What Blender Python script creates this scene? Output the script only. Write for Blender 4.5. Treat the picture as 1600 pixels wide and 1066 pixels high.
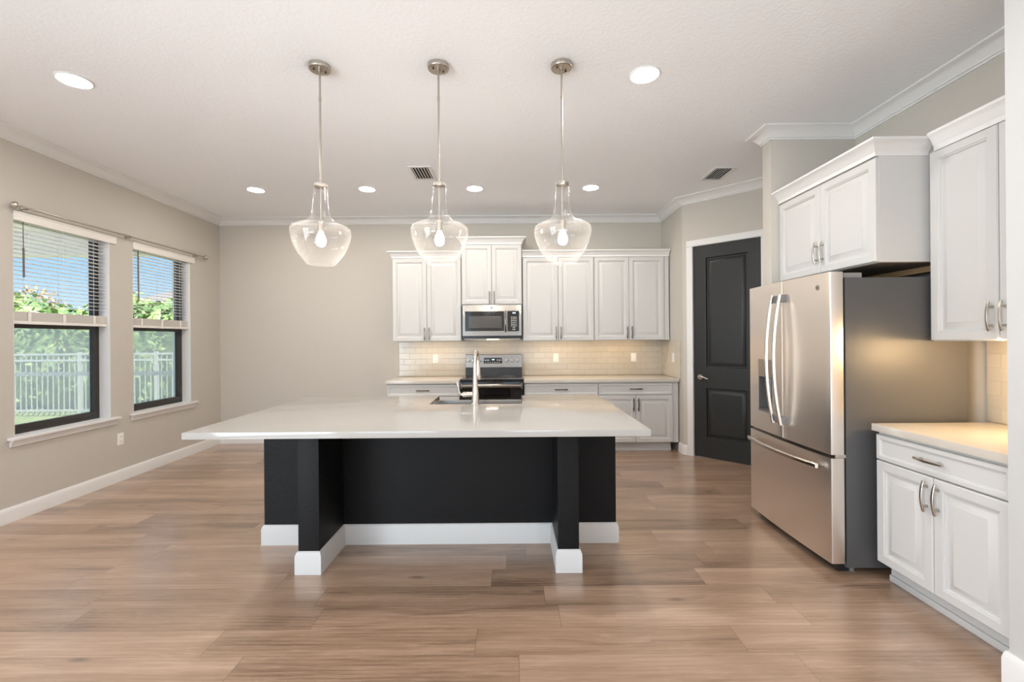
import bpy, bmesh, math, random
from mathutils import Vector, Matrix
C = bpy.context
S = C.scene
for o in list(bpy.data.objects):
    bpy.data.objects.remove(o)
PI = math.pi
rnd = random.Random(7)

# ------------------------------------------------------------------ camera
cam = bpy.data.cameras.new('camera')
cam.sensor_width = 36.0
cam.lens = 36.0 * 700 / 1600
cam.shift_y = -3.0 / 1600
cam.clip_start = 0.05
cam_o = bpy.data.objects.new('camera', cam)
S.collection.objects.link(cam_o)
cam_o.location = (0, 0, 1.40)
cam_o.rotation_euler = (PI / 2, 0.0078, 0)
S.camera = cam_o

# ------------------------------------------------------------------ colour management
S.view_settings.view_transform = 'Standard'
S.view_settings.look = 'None'
S.view_settings.gamma = 1
S.view_settings.exposure = 0.57
S.view_settings.use_curve_mapping = False
S.cycles.use_denoising = True
S.cycles.max_bounces = 10
S.cycles.diffuse_bounces = 6
S.cycles.glossy_bounces = 5
S.cycles.transparent_max_bounces = 24
S.cycles.caustics_reflective = False
S.cycles.caustics_refractive = False
S.cycles.sample_clamp_indirect = 6.0

# ------------------------------------------------------------------ world sky
W = bpy.data.worlds.new('sky')
S.world = W
W.use_nodes = True
wn = W.node_tree
bgn = wn.nodes['Background']
tc = wn.nodes.new('ShaderNodeTexCoord')
sx = wn.nodes.new('ShaderNodeSeparateXYZ')
rp = wn.nodes.new('ShaderNodeValToRGB')
wn.links.new(tc.outputs['Generated'], sx.inputs[0])
wn.links.new(sx.outputs['Z'], rp.inputs[0])
wn.links.new(rp.outputs[0], bgn.inputs[0])
rp.color_ramp.elements[0].position = 0.0
rp.color_ramp.elements[0].color = (0.72, 0.85, 0.98, 1)
rp.color_ramp.elements[1].position = 0.45
rp.color_ramp.elements[1].color = (0.20, 0.42, 0.85, 1)
e = rp.color_ramp.elements.new(0.12)
e.color = (0.40, 0.64, 0.95, 1)
SKY = 0.82
bgn.inputs[1].default_value = SKY

# ------------------------------------------------------------------ sun (shines from behind the camera and the right, onto the garden)
sun = bpy.data.lights.new('sun', 'SUN')
sun.energy = 9.5
sun.angle = 0.01
sun.color = (1.0, 0.95, 0.86)
sun_o = bpy.data.objects.new('sun', sun)
S.collection.objects.link(sun_o)
sun_o.rotation_euler = Vector((-0.45, 0.48, -0.9)).to_track_quat('-Z', 'Y').to_euler()


def area_light(name, loc, direction, sx_, sy_, watts, col):
    l = bpy.data.lights.new(name, 'AREA')
    l.shape = 'RECTANGLE'
    l.size = sx_
    l.size_y = sy_
    l.energy = watts
    l.color = col
    o = bpy.data.objects.new(name, l)
    S.collection.objects.link(o)
    o.location = loc
    o.rotation_euler = Vector(direction).to_track_quat('-Z', 'Y').to_euler()
    return o


# daylight from behind: area lights in unseen openings added to the rear wall
REAR = [(-3.55, -1.45, 0.6), (0.35, 1.80, 0.4)]
for x0, x1, part in REAR:
    area_light('rear_daylight_fill', ((x0 + x1) / 2, -4.42, 1.28), (0, 1, 0), x1 - x0, 2.4, 22 * part, (0.82, 0.92, 1.0))
    # upward fill light, added to brighten the ceiling
    area_light('rear_ceiling_fill', ((x0 + x1) / 2, -4.30, 0.60), (0, 0.22, 0.97), x1 - x0, 1.3, 115 * part, (0.82, 0.92, 1.0))
# fill light in an unseen left-wall opening, both added to brighten the right side
area_light('side_fill_light', (-3.72, -1.5, 1.25), (1, 0.25, 0.02), 2.6, 2.2, 140, (0.79, 0.91, 1.0))
CAN_W = 13.5        # strength of each recessed lamp's lens
UNDER = 0.85         # watts of each under-cabinet strip
WARM = (1.0, 0.67, 0.34)


# ------------------------------------------------------------------ helpers: materials
def srgb(r, g, b):
    f = lambda c: (c / 255 / 12.92) if c / 255 <= 0.04045 else ((c / 255 + 0.055) / 1.055) ** 2.4
    return (f(r), f(g), f(b))


def mat(name, col, rough=0.5, metal=0.0, spec=0.5, **kw):
    m = bpy.data.materials.new(name)
    m.use_nodes = True
    b = m.node_tree.nodes['Principled BSDF']
    b.inputs['Base Color'].default_value = (*col, 1)
    b.inputs['Roughness'].default_value = rough
    b.inputs['Metallic'].default_value = metal
    b.inputs['Specular IOR Level'].default_value = spec
    for k, v in kw.items():
        b.inputs[k.replace('_', ' ')].default_value = v
    return m


class NT:
    """small node writer"""
    def __init__(s, m):
        s.t = m.node_tree
        s.b = s.t.nodes['Principled BSDF'] if 'Principled BSDF' in s.t.nodes else None

    def n(s, typ, ins=None, **props):
        nd = s.t.nodes.new(typ)
        for k, v in props.items():
            setattr(nd, k, v)
        for k, v in (ins or {}).items():
            s.put(nd.inputs[k], v)
        return nd

    def put(s, sock, v):
        if hasattr(v, 'is_output'):
            s.t.links.new(v, sock)
        else:
            if isinstance(v, tuple) and len(v) == 3 and sock.type == 'RGBA':
                v = (*v, 1)
            sock.default_value = v

    def m(s, op, a, b=0.0, c=0.0, clamp=False):
        nd = s.n('ShaderNodeMath', {0: a, 1: b, 2: c}, operation=op)
        nd.use_clamp = clamp
        return nd.outputs[0]

    def xyz(s, coord='Object'):
        t = s.n('ShaderNodeTexCoord')
        return s.n('ShaderNodeSeparateXYZ', {0: t.outputs[coord]}).outputs

    def vec(s, x, y, z=0.0):
        return s.n('ShaderNodeCombineXYZ', {0: x, 1: y, 2: z}).outputs[0]

    def mix(s, f, a, b, mode='MIX'):
        nd = s.n('ShaderNodeMix', data_type='RGBA', blend_type=mode)
        s.put(nd.inputs[0], f)
        s.put(nd.inputs[6], a)
        s.put(nd.inputs[7], b)
        return nd.outputs[2]

    def ramp(s, f, stops):
        nd = s.n('ShaderNodeValToRGB', {0: f})
        els = nd.color_ramp.elements
        while len(els) < len(stops):
            els.new(0.5)
        for el, (p, c) in zip(els, stops):
            el.position = p
            el.color = (*c, 1) if len(c) == 3 else c
        return nd.outputs[0]

    def noise(s, vec, scale, detail=3, rough=0.5, dist=0.0):
        return s.n('ShaderNodeTexNoise', {'Vector': vec, 'Scale': scale, 'Detail': detail, 'Roughness': rough, 'Distortion': dist}).outputs[0]

    def bump(s, h, strength, dist):
        s.put(s.b.inputs['Normal'], s.n('ShaderNodeBump', {'Height': h, 'Strength': strength, 'Distance': dist}).outputs[0])


def textured(name, col, rough, scale, strength, dist, spec=0.5, var=0.0, detail=3):
    m = mat(name, col, rough, spec=spec)
    k = NT(m)
    tcn = k.n('ShaderNodeTexCoord').outputs['Object']
    h = k.noise(tcn, scale, detail)
    k.bump(h, strength, dist)
    if var:
        c2 = tuple(c * (1 - var) for c in col)
        k.put(k.b.inputs['Base Color'], k.mix(k.noise(tcn, scale * 0.13, 2), col, c2))
    return m


M = {}
M['wall'] = textured('wall_paint_greige', (0.535, 0.505, 0.455), 0.75, 95, 0.25, 0.004, spec=0.25)
M['ceiling'] = textured('ceiling_knockdown', (0.885, 0.905, 0.935), 0.85, 60, 0.38, 0.006, spec=0.2)
M['trim'] = mat('white_trim_paint', (0.75, 0.745, 0.735), 0.5, spec=0.25)
M['trim_shaded'] = mat('shaded_white_trim', (0.57, 0.57, 0.565), 0.5, spec=0.25)  # white trim darkened: shade put into the colour
M['cab'] = mat('white_cabinet_paint', (0.60, 0.593, 0.58), 0.5, spec=0.25)
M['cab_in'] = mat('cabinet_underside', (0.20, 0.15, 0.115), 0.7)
M['black_wall'] = textured('black_orange_peel_paint', (0.0085, 0.0085, 0.0087), 0.45, 120, 0.5, 0.004, spec=0.16)
M['black_door'] = textured('black_door_paint', (0.027, 0.028, 0.028), 0.42, 300, 0.12, 0.001, spec=0.3)
M['nickel'] = mat('brushed_nickel', (0.50, 0.455, 0.40), 0.30, 1.0)
M['nickel_dark'] = mat('dark_nickel', (0.13, 0.112, 0.095), 0.38, 1.0)
M['nickel_mid'] = mat('satin_nickel', (0.27, 0.24, 0.21), 0.36, 1.0)
M['chrome'] = mat('faucet_steel', (0.66, 0.61, 0.56), 0.22, 1.0)
M['dark'] = mat('near_black_plastic', (0.012, 0.012, 0.013), 0.35)
M['gasket'] = mat('black_gasket', (0.008, 0.008, 0.008), 0.6)
M['black_glass'] = mat('black_oven_glass', (0.010, 0.009, 0.009), 0.06, spec=0.6)
M['mw_glass'] = mat('microwave_window_mesh', (0.055, 0.048, 0.043), 0.12, spec=0.8)
M['bronze'] = mat('dark_bronze_frame', (0.030, 0.026, 0.023), 0.4)
M['plate'] = mat('white_plate_plastic', (0.85, 0.84, 0.81), 0.35)
M['slot'] = mat('outlet_slots', (0.06, 0.05, 0.045), 0.6)
M['blind'] = mat('white_faux_wood', (0.80, 0.77, 0.73), 0.45)
M['wand'] = mat('brown_wand', (0.15, 0.11, 0.085), 0.4)
M['shade_in'] = mat('vent_duct_dark', (0.05, 0.04, 0.035), 0.9)
M['wood'] = textured('raw_pine', (0.50, 0.31, 0.155), 0.6, 20, 0.1, 0.001, var=0.3)
M['fridge_side'] = textured('fridge_side_charcoal', (0.080, 0.079, 0.080), 0.40, 420, 0.35, 0.001, spec=0.5)
M['grey_plastic'] = mat('grey_plastic', (0.23, 0.22, 0.21), 0.4)
M['disp'] = mat('dispenser_panel', (0.33, 0.28, 0.235), 0.28, 0.7)
M['disp_in'] = mat('dispenser_cavity', (0.16, 0.155, 0.15), 0.35, 0.4)


def steel(name, col, rough, axis, amp=0.05):
    m = mat(name, col, rough, 1.0)
    k = NT(m)
    x, y, z = k.xyz()
    a, b, c = ((2, 2, 160) if axis == 'h' else (60, 60, 1.2))
    v = k.vec(k.m('MULTIPLY', x, a), k.m('MULTIPLY', y, b), k.m('MULTIPLY', z, c))
    g = k.noise(v, 1.0, 3)
    k.put(k.b.inputs['Roughness'], k.m('ADD', k.m('MULTIPLY', g, amp), rough - amp / 2))
    k.put(k.b.inputs['Anisotropic'], 0.5)
    return m


M['steel'] = steel('brushed_stainless', (0.29, 0.267, 0.245), 0.18, 'h')
M['steel_v'] = steel('fridge_stainless', (0.86, 0.775, 0.70), 0.34, 'v')


def emis(name, col, strength):
    m = bpy.data.materials.new(name)
    m.use_nodes = True
    t = m.node_tree
    t.nodes.remove(t.nodes['Principled BSDF'])
    e_ = t.nodes.new('ShaderNodeEmission')
    e_.inputs[0].default_value = (*col, 1)
    e_.inputs[1].default_value = strength
    t.links.new(e_.outputs[0], t.nodes['Material Output'].inputs[0])
    return m


M['lens'] = emis('lamp_lens', (1.0, 0.95, 0.90), CAN_W * 14)
M['lens_far'] = emis('far_lamp_lens', (1.0, 0.91, 0.80), CAN_W * 10.5)
M['bulb'] = emis('lit_bulb', (1.0, 0.90, 0.78), 140)
M['led'] = emis('display_digits', (0.55, 0.8, 1.0), 1.6)
M['hoodlamp'] = emis('range_lamp', (1.0, 0.78, 0.5), 25)


def pane_mat(name, tint, refl, haze=0.0, hazecol=(0.6, 0.62, 0.6)):
    """thin clear pane: see-through, Fresnel mirror on top, an optional veil of insect screen"""
    m = bpy.data.materials.new(name)
    m.use_nodes = True
    t = m.node_tree
    t.nodes.remove(t.nodes['Principled BSDF'])
    tr = t.nodes.new('ShaderNodeBsdfTransparent')
    tr.inputs[0].default_value = (*tint, 1)
    gl = t.nodes.new('ShaderNodeBsdfGlossy')
    gl.inputs['Roughness'].default_value = 0.02
    fr = t.nodes.new('ShaderNodeFresnel')
    fr.inputs[0].default_value = refl
    mx = t.nodes.new('ShaderNodeMixShader')
    ge = t.nodes.new('ShaderNodeNewGeometry')
    fm = t.nodes.new('ShaderNodeMix')
    t.links.new(ge.outputs['Backfacing'], fm.inputs[0])
    t.links.new(fr.outputs[0], fm.inputs[2])
    fm.inputs[3].default_value = 0.0
    t.links.new(fm.outputs[0], mx.inputs[0])
    base = tr.outputs[0]
    if haze:
        df = t.nodes.new('ShaderNodeBsdfDiffuse')
        df.inputs[0].default_value = (*hazecol, 1)
        tl = t.nodes.new('ShaderNodeBsdfTranslucent')
        tl.inputs[0].default_value = (*hazecol, 1)
        m0 = t.nodes.new('ShaderNodeMixShader')
        m0.inputs[0].default_value = 0.6
        t.links.new(df.outputs[0], m0.inputs[1])
        t.links.new(tl.outputs[0], m0.inputs[2])
        m1 = t.nodes.new('ShaderNodeMixShader')
        m1.inputs[0].default_value = haze
        t.links.new(base, m1.inputs[1])
        t.links.new(m0.outputs[0], m1.inputs[2])
        base = m1.outputs[0]
    t.links.new(base, mx.inputs[1])
    t.links.new(gl.outputs[0], mx.inputs[2])
    t.links.new(mx.outputs[0], t.nodes['Material Output'].inputs[0])
    return m


M['pane'] = pane_mat('window_glass', (0.95, 0.97, 0.96), 1.30)
M['screen'] = pane_mat('insect_screen', (0.97, 0.98, 0.97), 1.02, 0.42, (0.80, 0.83, 0.82))


def seeded_glass():
    m = bpy.data.materials.new('seeded_clear_glass')
    m.use_nodes = True
    t = m.node_tree
    t.nodes.remove(t.nodes['Principled BSDF'])
    L = t.links.new
    tcn = t.nodes.new('ShaderNodeTexCoord')
    vo = t.nodes.new('ShaderNodeTexVoronoi')
    vo.inputs['Scale'].default_value = 95
    L(tcn.outputs['Object'], vo.inputs['Vector'])
    rp_ = t.nodes.new('ShaderNodeValToRGB')
    rp_.color_ramp.elements[0].position = 0.10
    rp_.color_ramp.elements[0].color = (1, 1, 1, 1)
    rp_.color_ramp.elements[1].position = 0.26
    rp_.color_ramp.elements[1].color = (0, 0, 0, 1)
    L(vo.outputs['Distance'], rp_.inputs[0])
    bp = t.nodes.new('ShaderNodeBump')
    bp.inputs['Strength'].default_value = 0.5
    bp.inputs['Distance'].default_value = 0.003
    L(rp_.outputs[0], bp.inputs['Height'])
    tr = t.nodes.new('ShaderNodeBsdfTransparent')
    tr.inputs[0].default_value = (0.975, 0.972, 0.97, 1)
    gl = t.nodes.new('ShaderNodeBsdfGlossy')
    gl.inputs['Roughness'].default_value = 0.04
    L(bp.outputs[0], gl.inputs['Normal'])
    df = t.nodes.new('ShaderNodeBsdfDiffuse')
    df.inputs[0].default_value = (0.95, 0.94, 0.93, 1)
    lw = t.nodes.new('ShaderNodeLayerWeight')
    lw.inputs[0].default_value = 0.16
    fr = t.nodes.new('ShaderNodeFresnel')
    fr.inputs[0].default_value = 1.38
    m1 = t.nodes.new('ShaderNodeMixShader')
    ad = t.nodes.new('ShaderNodeMath')
    ad.operation = 'MULTIPLY_ADD'
    L(rp_.outputs[0], ad.inputs[0])
    ad.inputs[1].default_value = 0.10
    mu = t.nodes.new('ShaderNodeMath')
    mu.operation = 'MULTIPLY'
    mu.inputs[1].default_value = 0.11  # white mixed in at grazing angles imitates rim highlights
    L(lw.outputs['Facing'], mu.inputs[0])
    L(mu.outputs[0], ad.inputs[2])
    L(ad.outputs[0], m1.inputs[0])
    L(tr.outputs[0], m1.inputs[1])
    L(df.outputs[0], m1.inputs[2])
    m2 = t.nodes.new('ShaderNodeMixShader')
    ge = t.nodes.new('ShaderNodeNewGeometry')
    fm = t.nodes.new('ShaderNodeMix')
    L(ge.outputs['Backfacing'], fm.inputs[0])
    L(fr.outputs[0], fm.inputs[2])
    fm.inputs[3].default_value = 0.02
    L(fm.outputs[0], m2.inputs[0])
    L(m1.outputs[0], m2.inputs[1])
    L(gl.outputs[0], m2.inputs[2])
    L(m2.outputs[0], t.nodes['Material Output'].inputs[0])
    return m


M['seeded'] = seeded_glass()


def floor_mat():
    m = mat('oak_planks', (0.3, 0.2, 0.15), 0.3)
    k = NT(m)
    x, y, z = k.xyz()
    PW, PL = 0.183, 1.22
    v = k.m('DIVIDE', k.m('ADD', y, 20.0 - 0.028), PW)
    row = k.m('FLOOR', v)
    ro = k.n('ShaderNodeTexWhiteNoise', {'W': row}, noise_dimensions='1D').outputs[0]
    u = k.m('ADD', k.m('DIVIDE', k.m('ADD', x, 40.0), PL), ro)
    col = k.m('FLOOR', u)
    wn_ = k.n('ShaderNodeTexWhiteNoise', {'Vector': k.vec(row, col, 0)}, noise_dimensions='2D')
    idv = wn_.outputs[0]
    fv = k.m('FRACT', v)
    fu = k.m('FRACT', u)
    shift = k.m('MULTIPLY', idv, 37.0)
    gx = k.m('ADD', x, shift)
    gy = k.m('ADD', y, k.m('MULTIPLY', idv, 11.0))
    vo = k.n('ShaderNodeTexVoronoi', {'Vector': k.vec(k.m('MULTIPLY', gx, 2.1), k.m('MULTIPLY', gy, 6.0), shift), 'Scale': 1.0, 'Randomness': 1.0}, feature='F1')
    pick = k.n('ShaderNodeSeparateColor', {0: vo.outputs['Color']}).outputs[0]
    swirl = k.m('MULTIPLY', k.ramp(vo.outputs['Distance'], [(0.0, (1, 1, 1)), (0.55, (0, 0, 0))]), k.m('GREATER_THAN', pick, 0.45))
    gyw = k.m('ADD', gy, k.m('MULTIPLY', swirl, 0.035))
    broad = k.noise(k.vec(k.m('MULTIPLY', gx, 1.1), k.m('MULTIPLY', gyw, 9.0), shift), 1.0, 4, 0.55, 0.6)
    fine = k.noise(k.vec(k.m('MULTIPLY', gx, 4.0), k.m('MULTIPLY', gyw, 130.0), shift), 1.0, 3, 0.6)
    fleck = k.ramp(k.noise(k.vec(k.m('MULTIPLY', gx, 11.0), k.m('MULTIPLY', gyw, 210.0), shift), 1.0, 2, 0.5), [(0.60, (0, 0, 0)), (0.74, (1, 1, 1))])
    # cathedral figure: rings of a stretched, warped distance field
    ring = k.n('ShaderNodeTexWave', {'Vector': k.vec(k.m('MULTIPLY', gx, 0.55), k.m('MULTIPLY', gy, 5.5), shift), 'Scale': 2.2, 'Distortion': 7.0, 'Detail': 3.0, 'Detail Scale': 1.2}, wave_type='BANDS', bands_direction='Y').outputs[1]
    g = k.m('ADD', k.m('MULTIPLY', broad, 0.62), k.m('ADD', k.m('MULTIPLY', fine, 0.34), k.m('MULTIPLY', ring, 0.06)))
    g = k.m('ADD', g, k.m('MULTIPLY', k.m('SUBTRACT', idv, 0.5), 0.20))
    c = k.ramp(g, [(0.30, srgb(110, 86, 68)), (0.46, srgb(150, 122, 100)), (0.60, srgb(168, 139, 117)), (0.80, srgb(194, 167, 146))])
    # knots
    c = k.mix(k.m('MULTIPLY', fleck, 0.30), c, srgb(208, 186, 166))
    kn = k.ramp(vo.outputs['Distance'], [(0.03, (1, 1, 1)), (0.13, (0, 0, 0))])
    kn2 = k.m('MULTIPLY', kn, k.m('GREATER_THAN', pick, 0.52))
    c = k.mix(k.m('MULTIPLY', kn2, 0.65), c, srgb(84, 64, 52))
    # joints
    ev = k.m('MINIMUM', fv, k.m('SUBTRACT', 1.0, fv))
    eu = k.m('MINIMUM', fu, k.m('SUBTRACT', 1.0, fu))
    j = k.m('MAXIMUM', k.m('LESS_THAN', ev, 0.0075), k.m('LESS_THAN', eu, 0.0013))
    c = k.mix(k.m('MULTIPLY', j, 0.55), c, srgb(86, 68, 56))
    k.put(k.b.inputs['Base Color'], c)
    k.put(k.b.inputs['Roughness'], k.m('ADD', 0.25, k.m('MULTIPLY', fine, 0.14)))
    k.b.inputs['Specular IOR Level'].default_value = 1.0
    k.b.inputs['Coat Weight'].default_value = 0.6
    k.b.inputs['Coat Roughness'].default_value = 0.22
    hh = k.m('SUBTRACT', k.m('MULTIPLY', fine, 0.25), k.m('MULTIPLY', j, 1.0))
    k.bump(hh, 0.25, 0.0015)
    return m


M['floor'] = floor_mat()


def tile_mat(name, axis, col, grout):
    """running-bond 3 x 6 inch tile; axis is the horizontal run of the wall"""
    m = mat(name, col, 0.16)
    k = NT(m)
    x, y, z = k.xyz()
    h = x if axis == 'x' else y
    br = k.n('ShaderNodeTexBrick', {'Vector': k.vec(k.m('ADD', h, 20.032), k.m('ADD', k.m('SUBTRACT', z, 0.902), 0.0)), 'Scale': 1.0,
             'Mortar Size': 0.0022, 'Mortar Smooth': 0.2, 'Brick Width': 0.154, 'Row Height': 0.0785,
             'Color1': col, 'Color2': tuple(c * 0.93 for c in col), 'Mortar': grout})
    k.put(k.b.inputs['Base Color'], br.outputs['Color'])
    k.put(k.b.inputs['Roughness'], k.m('ADD', 0.15, k.m('MULTIPLY', br.outputs['Fac'], 0.5)))
    k.bump(k.m('MULTIPLY', br.outputs['Fac'], -1.0), 0.6, 0.002)
    return m


M['tile_x'] = tile_mat('greige_subway_tile', 'x', (0.56, 0.515, 0.435), (0.42, 0.38, 0.31))
M['tile_y'] = tile_mat('greige_subway_tile_side', 'y', (0.56, 0.515, 0.435), (0.46, 0.42, 0.35))


def quartz(name, a, b, rough):
    m = mat(name, a, rough)
    k = NT(m)
    t_ = k.n('ShaderNodeTexCoord').outputs['Object']
    sp = k.ramp(k.noise(t_, 420, 2), [(0.58, (0, 0, 0)), (0.68, (1, 1, 1))])
    k.put(k.b.inputs['Base Color'], k.mix(k.m('MULTIPLY', sp, 0.5), a, b))
    return m


M['quartz'] = quartz('white_quartz', (0.41, 0.393, 0.370), (0.33, 0.315, 0.295), 0.08)
M['quartz_beige'] = quartz('beige_quartz', (0.60, 0.555, 0.49), (0.44, 0.40, 0.34), 0.16)


def leaf_mat(name, c1, c2, c3):
    m = mat(name, c1, 0.5)
    k = NT(m)
    t_ = k.n('ShaderNodeTexCoord').outputs['Object']
    k.put(k.b.inputs['Base Color'], k.ramp(k.noise(t_, 3.5, 4, 0.7), [(0.3, c1), (0.5, c2), (0.7, c3)]))
    return m


M['leaf'] = leaf_mat('hedge_leaves', (0.045, 0.10, 0.035), (0.16, 0.27, 0.09), (0.50, 0.60, 0.24))
M['leaf_red'] = leaf_mat('reddish_leaves', (0.16, 0.10, 0.05), (0.38, 0.25, 0.14), (0.55, 0.45, 0.22))
M['grass'] = leaf_mat('lawn_grass', (0.26, 0.33, 0.10), (0.36, 0.42, 0.15), (0.44, 0.48, 0.2))
M['lanai'] = mat('lanai_white', (0.80, 0.80, 0.78), 0.5)
M['pave'] = mat('pale_pavers', (0.50, 0.46, 0.41), 0.8)
M['fence'] = mat('pale_grey_aluminium', (0.50, 0.52, 0.55), 0.4)
M['roof'] = textured('grey_roof_tiles', (0.22, 0.20, 0.20), 0.8, 6, 0.5, 0.05)
M['stucco'] = mat('far_stucco', (0.62, 0.58, 0.52), 0.9)
M['bark'] = mat('bark', (0.10, 0.07, 0.05), 0.9)


# ------------------------------------------------------------------ helpers: geometry
class MB:
    def __init__(s):
        s.bm = bmesh.new()

    def box(s, x0, x1, y0, y1, z0, z1, bev=0.0, seg=2):
        t = bmesh.new()
        bmesh.ops.create_cube(t, size=1.0)
        for v in t.verts:
            v.co = Vector(((x0 + x1) / 2 + v.co.x * (x1 - x0), (y0 + y1) / 2 + v.co.y * (y1 - y0), (z0 + z1) / 2 + v.co.z * (z1 - z0)))
        if bev:
            bmesh.ops.bevel(t, geom=list(t.edges), offset=bev, segments=seg, profile=0.7, affect='EDGES')
        s.merge(t)
        return s

    def merge(s, t, mtx=None):
        me = bpy.data.meshes.new('tmp')
        if mtx is not None:
            t.transform(mtx)
        t.to_mesh(me)
        t.free()
        s.bm.from_mesh(me)
        bpy.data.meshes.remove(me)

    def rings(s, rings, cap0=True, cap1=True, closed=False):
        """skin a list of equally long vertex rings"""
        vs = [[s.bm.verts.new(p) for p in r] for r in rings]
        n = len(vs[0])
        pairs = list(zip(vs, vs[1:]))
        if closed:
            pairs.append((vs[-1], vs[0]))
        for a, b in pairs:
            for i in range(n):
                j = (i + 1) % n
                try:
                    s.bm.faces.new((a[i], a[j], b[j], b[i]))
                except ValueError:
                    pass
        if not closed:
            if cap0:
                s.bm.faces.new(list(reversed(vs[0])))
            if cap1:
                s.bm.faces.new(vs[-1])
        return s

    def lathe(s, prof, cx=0, cy=0, seg=32, cap0=True, cap1=True):
        s.rings([[(cx + r * math.cos(2 * PI * i / seg), cy + r * math.sin(2 * PI * i / seg), z) for i in range(seg)] for r, z in prof], cap0, cap1)
        return s

    def cyl(s, p0, p1, r0, r1=None, seg=16):
        p0, p1 = Vector(p0), Vector(p1)
        r1 = r0 if r1 is None else r1
        return s.tube([p0, p1], [r0, r1], seg)

    def tube(s, pts, rad, seg=10, flat=None, up=None):
        """tube along points; flat=(a,b) gives a rounded-rectangle section a wide (along `up` x tangent) and b thick"""
        pts = [Vector(p) for p in pts]
        if not isinstance(rad, (list, tuple)):
            rad = [rad] * len(pts)
        rings = []
        ref = Vector(up) if up else None
        prev = None
        for i, p in enumerate(pts):
            d = (pts[min(i + 1, len(pts) - 1)] - pts[max(i - 1, 0)]).normalized()
            if ref is not None:
                a = ref
            elif prev is None:
                a = Vector((0, 0, 1)) if abs(d.z) < 0.9 else Vector((0, 1, 0))
            else:
                a = prev
            n1 = (a - d * a.dot(d)).normalized()
            prev = n1
            n2 = d.cross(n1)
            if flat:
                w, t = flat
                c = min(w, t) * 0.3
                sec = [(-w / 2 + c, -t / 2), (w / 2 - c, -t / 2), (w / 2, -t / 2 + c), (w / 2, t / 2 - c), (w / 2 - c, t / 2), (-w / 2 + c, t / 2), (-w / 2, t / 2 - c), (-w / 2, -t / 2 + c)]
                rings.append([p + n2 * (q * rad[i]) + n1 * (r * rad[i]) for q, r in sec])
            else:
                rings.append([p + (n1 * math.cos(2 * PI * k_ / seg) + n2 * math.sin(2 * PI * k_ / seg)) * rad[i] for k_ in range(seg)])
        return s.rings(rings)

    def prism(s, poly, z0, z1, axis='z'):
        f = {'z': lambda p, z: (p[0], p[1], z), 'y': lambda p, z: (p[0], z, p[1]), 'x': lambda p, z: (z, p[0], p[1])}[axis]
        return s.rings([[f(p, z0) for p in poly], [f(p, z1) for p in poly]])

    def sweep(s, path, prof):
        """profile points (out, z) swept along a plan polyline, out = to the right of the walk; mitred"""
        P = [Vector(p) for p in path]
        rings = []
        for i, p in enumerate(P):
            ns = []
            if i > 0:
                d = (p - P[i - 1]).normalized()
                ns.append(Vector((d.y, -d.x)))
            if i < len(P) - 1:
                d = (P[i + 1] - p).normalized()
                ns.append(Vector((d.y, -d.x)))
            n = ns[0] if len(ns) == 1 else (ns[0] + ns[1]) / (1 + ns[0].dot(ns[1]))
            rings.append([(p.x + n.x * o_, p.y + n.y * o_, z) for o_, z in prof])
        return s.rings(rings)

    def panel(s, x0, x1, z0, z1, yb, loops, cap0=True):
        """raised-panel front facing -y: loops of (inset, depth in front of yb)"""
        rings = []
        for ins, dep in loops:
            rings.append([(x0 + ins, yb - dep, z0 + ins), (x1 - ins, yb - dep, z0 + ins), (x1 - ins, yb - dep, z1 - ins), (x0 + ins, yb - dep, z1 - ins)])
        return s.rings(rings, cap0)

    def build(s, name, m, parent=None, kind=None, label=None, cat=None, group=None, loc=None, rot=0, sharp=35):
        bmesh.ops.recalc_face_normals(s.bm, faces=list(s.bm.faces))
        me = bpy.data.meshes.new(name)
        s.bm.to_mesh(me)
        s.bm.free()
        for p in me.polygons:
            p.use_smooth = True
        me.set_sharp_from_angle(angle=math.radians(sharp))
        me.materials.append(m)
        o = bpy.data.objects.new(name, me)
        S.collection.objects.link(o)
        if parent:
            o.parent = parent
        if loc:
            o.location = loc
        o.rotation_euler.z = rot
        tag(o, label, cat, group, kind)
        return o


def tag(o, label=None, cat=None, group=None, kind=None):
    if label:
        o['label'] = label
    if cat:
        o['category'] = cat
    if group:
        o['group'] = group
    if kind:
        o['kind'] = kind
    return o


def thing(name, label, cat, loc=(0, 0, 0), rot=0, group=None, kind=None):
    o = bpy.data.objects.new(name, None)
    o.empty_display_size = 0.1
    S.collection.objects.link(o)
    o.location = loc
    o.rotation_euler.z = rot
    return tag(o, label, cat, group, kind)


def copy_thing(root, loc, label, rot=None):
    def rec(o, par):
        c = o.copy()
        S.collection.objects.link(c)
        c.parent = par
        for ch in [q for q in bpy.data.objects if q.parent == o]:
            rec(ch, c)
        return c
    r = rec(root, None)
    r.location = loc
    if rot is not None:
        r.rotation_euler.z = rot
    r['label'] = label
    return r


def struct(name, m, mb, parent=None, loc=None, rot=0, **kw):
    return mb.build(name, m, parent, kind='structure', loc=loc, rot=rot, **kw)


# ------------------------------------------------------------------ the room
H = 3.075
YB = 6.14                       # back wall
XR = 2.77                       # right wall of the fridge niche
KL = 0.0258                     # the left wall runs very slightly out of square
AL = math.atan(KL)
LL = (-4.0, YB, 0)
XL = lambda y: -4.0 + (YB - y) * KL
XN = 1.976                      # near wall end
YN = 1.79
YS0, YS1 = 3.60, 3.72           # stub wall beside the fridge
XS = 2.09
XC, YC = 2.055, 5.385           # corner where the slanted pantry wall starts
YR = -4.6                       # rear wall

struct('floor', M['floor'], MB().box(-4.3, 3.2, YR - 0.2, YB + 0.2, -0.1, 0.0))
struct('ceiling', M['ceiling'], MB().box(-4.3, 3.2, YR - 0.2, YB + 0.2, H, H + 0.15))

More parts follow.
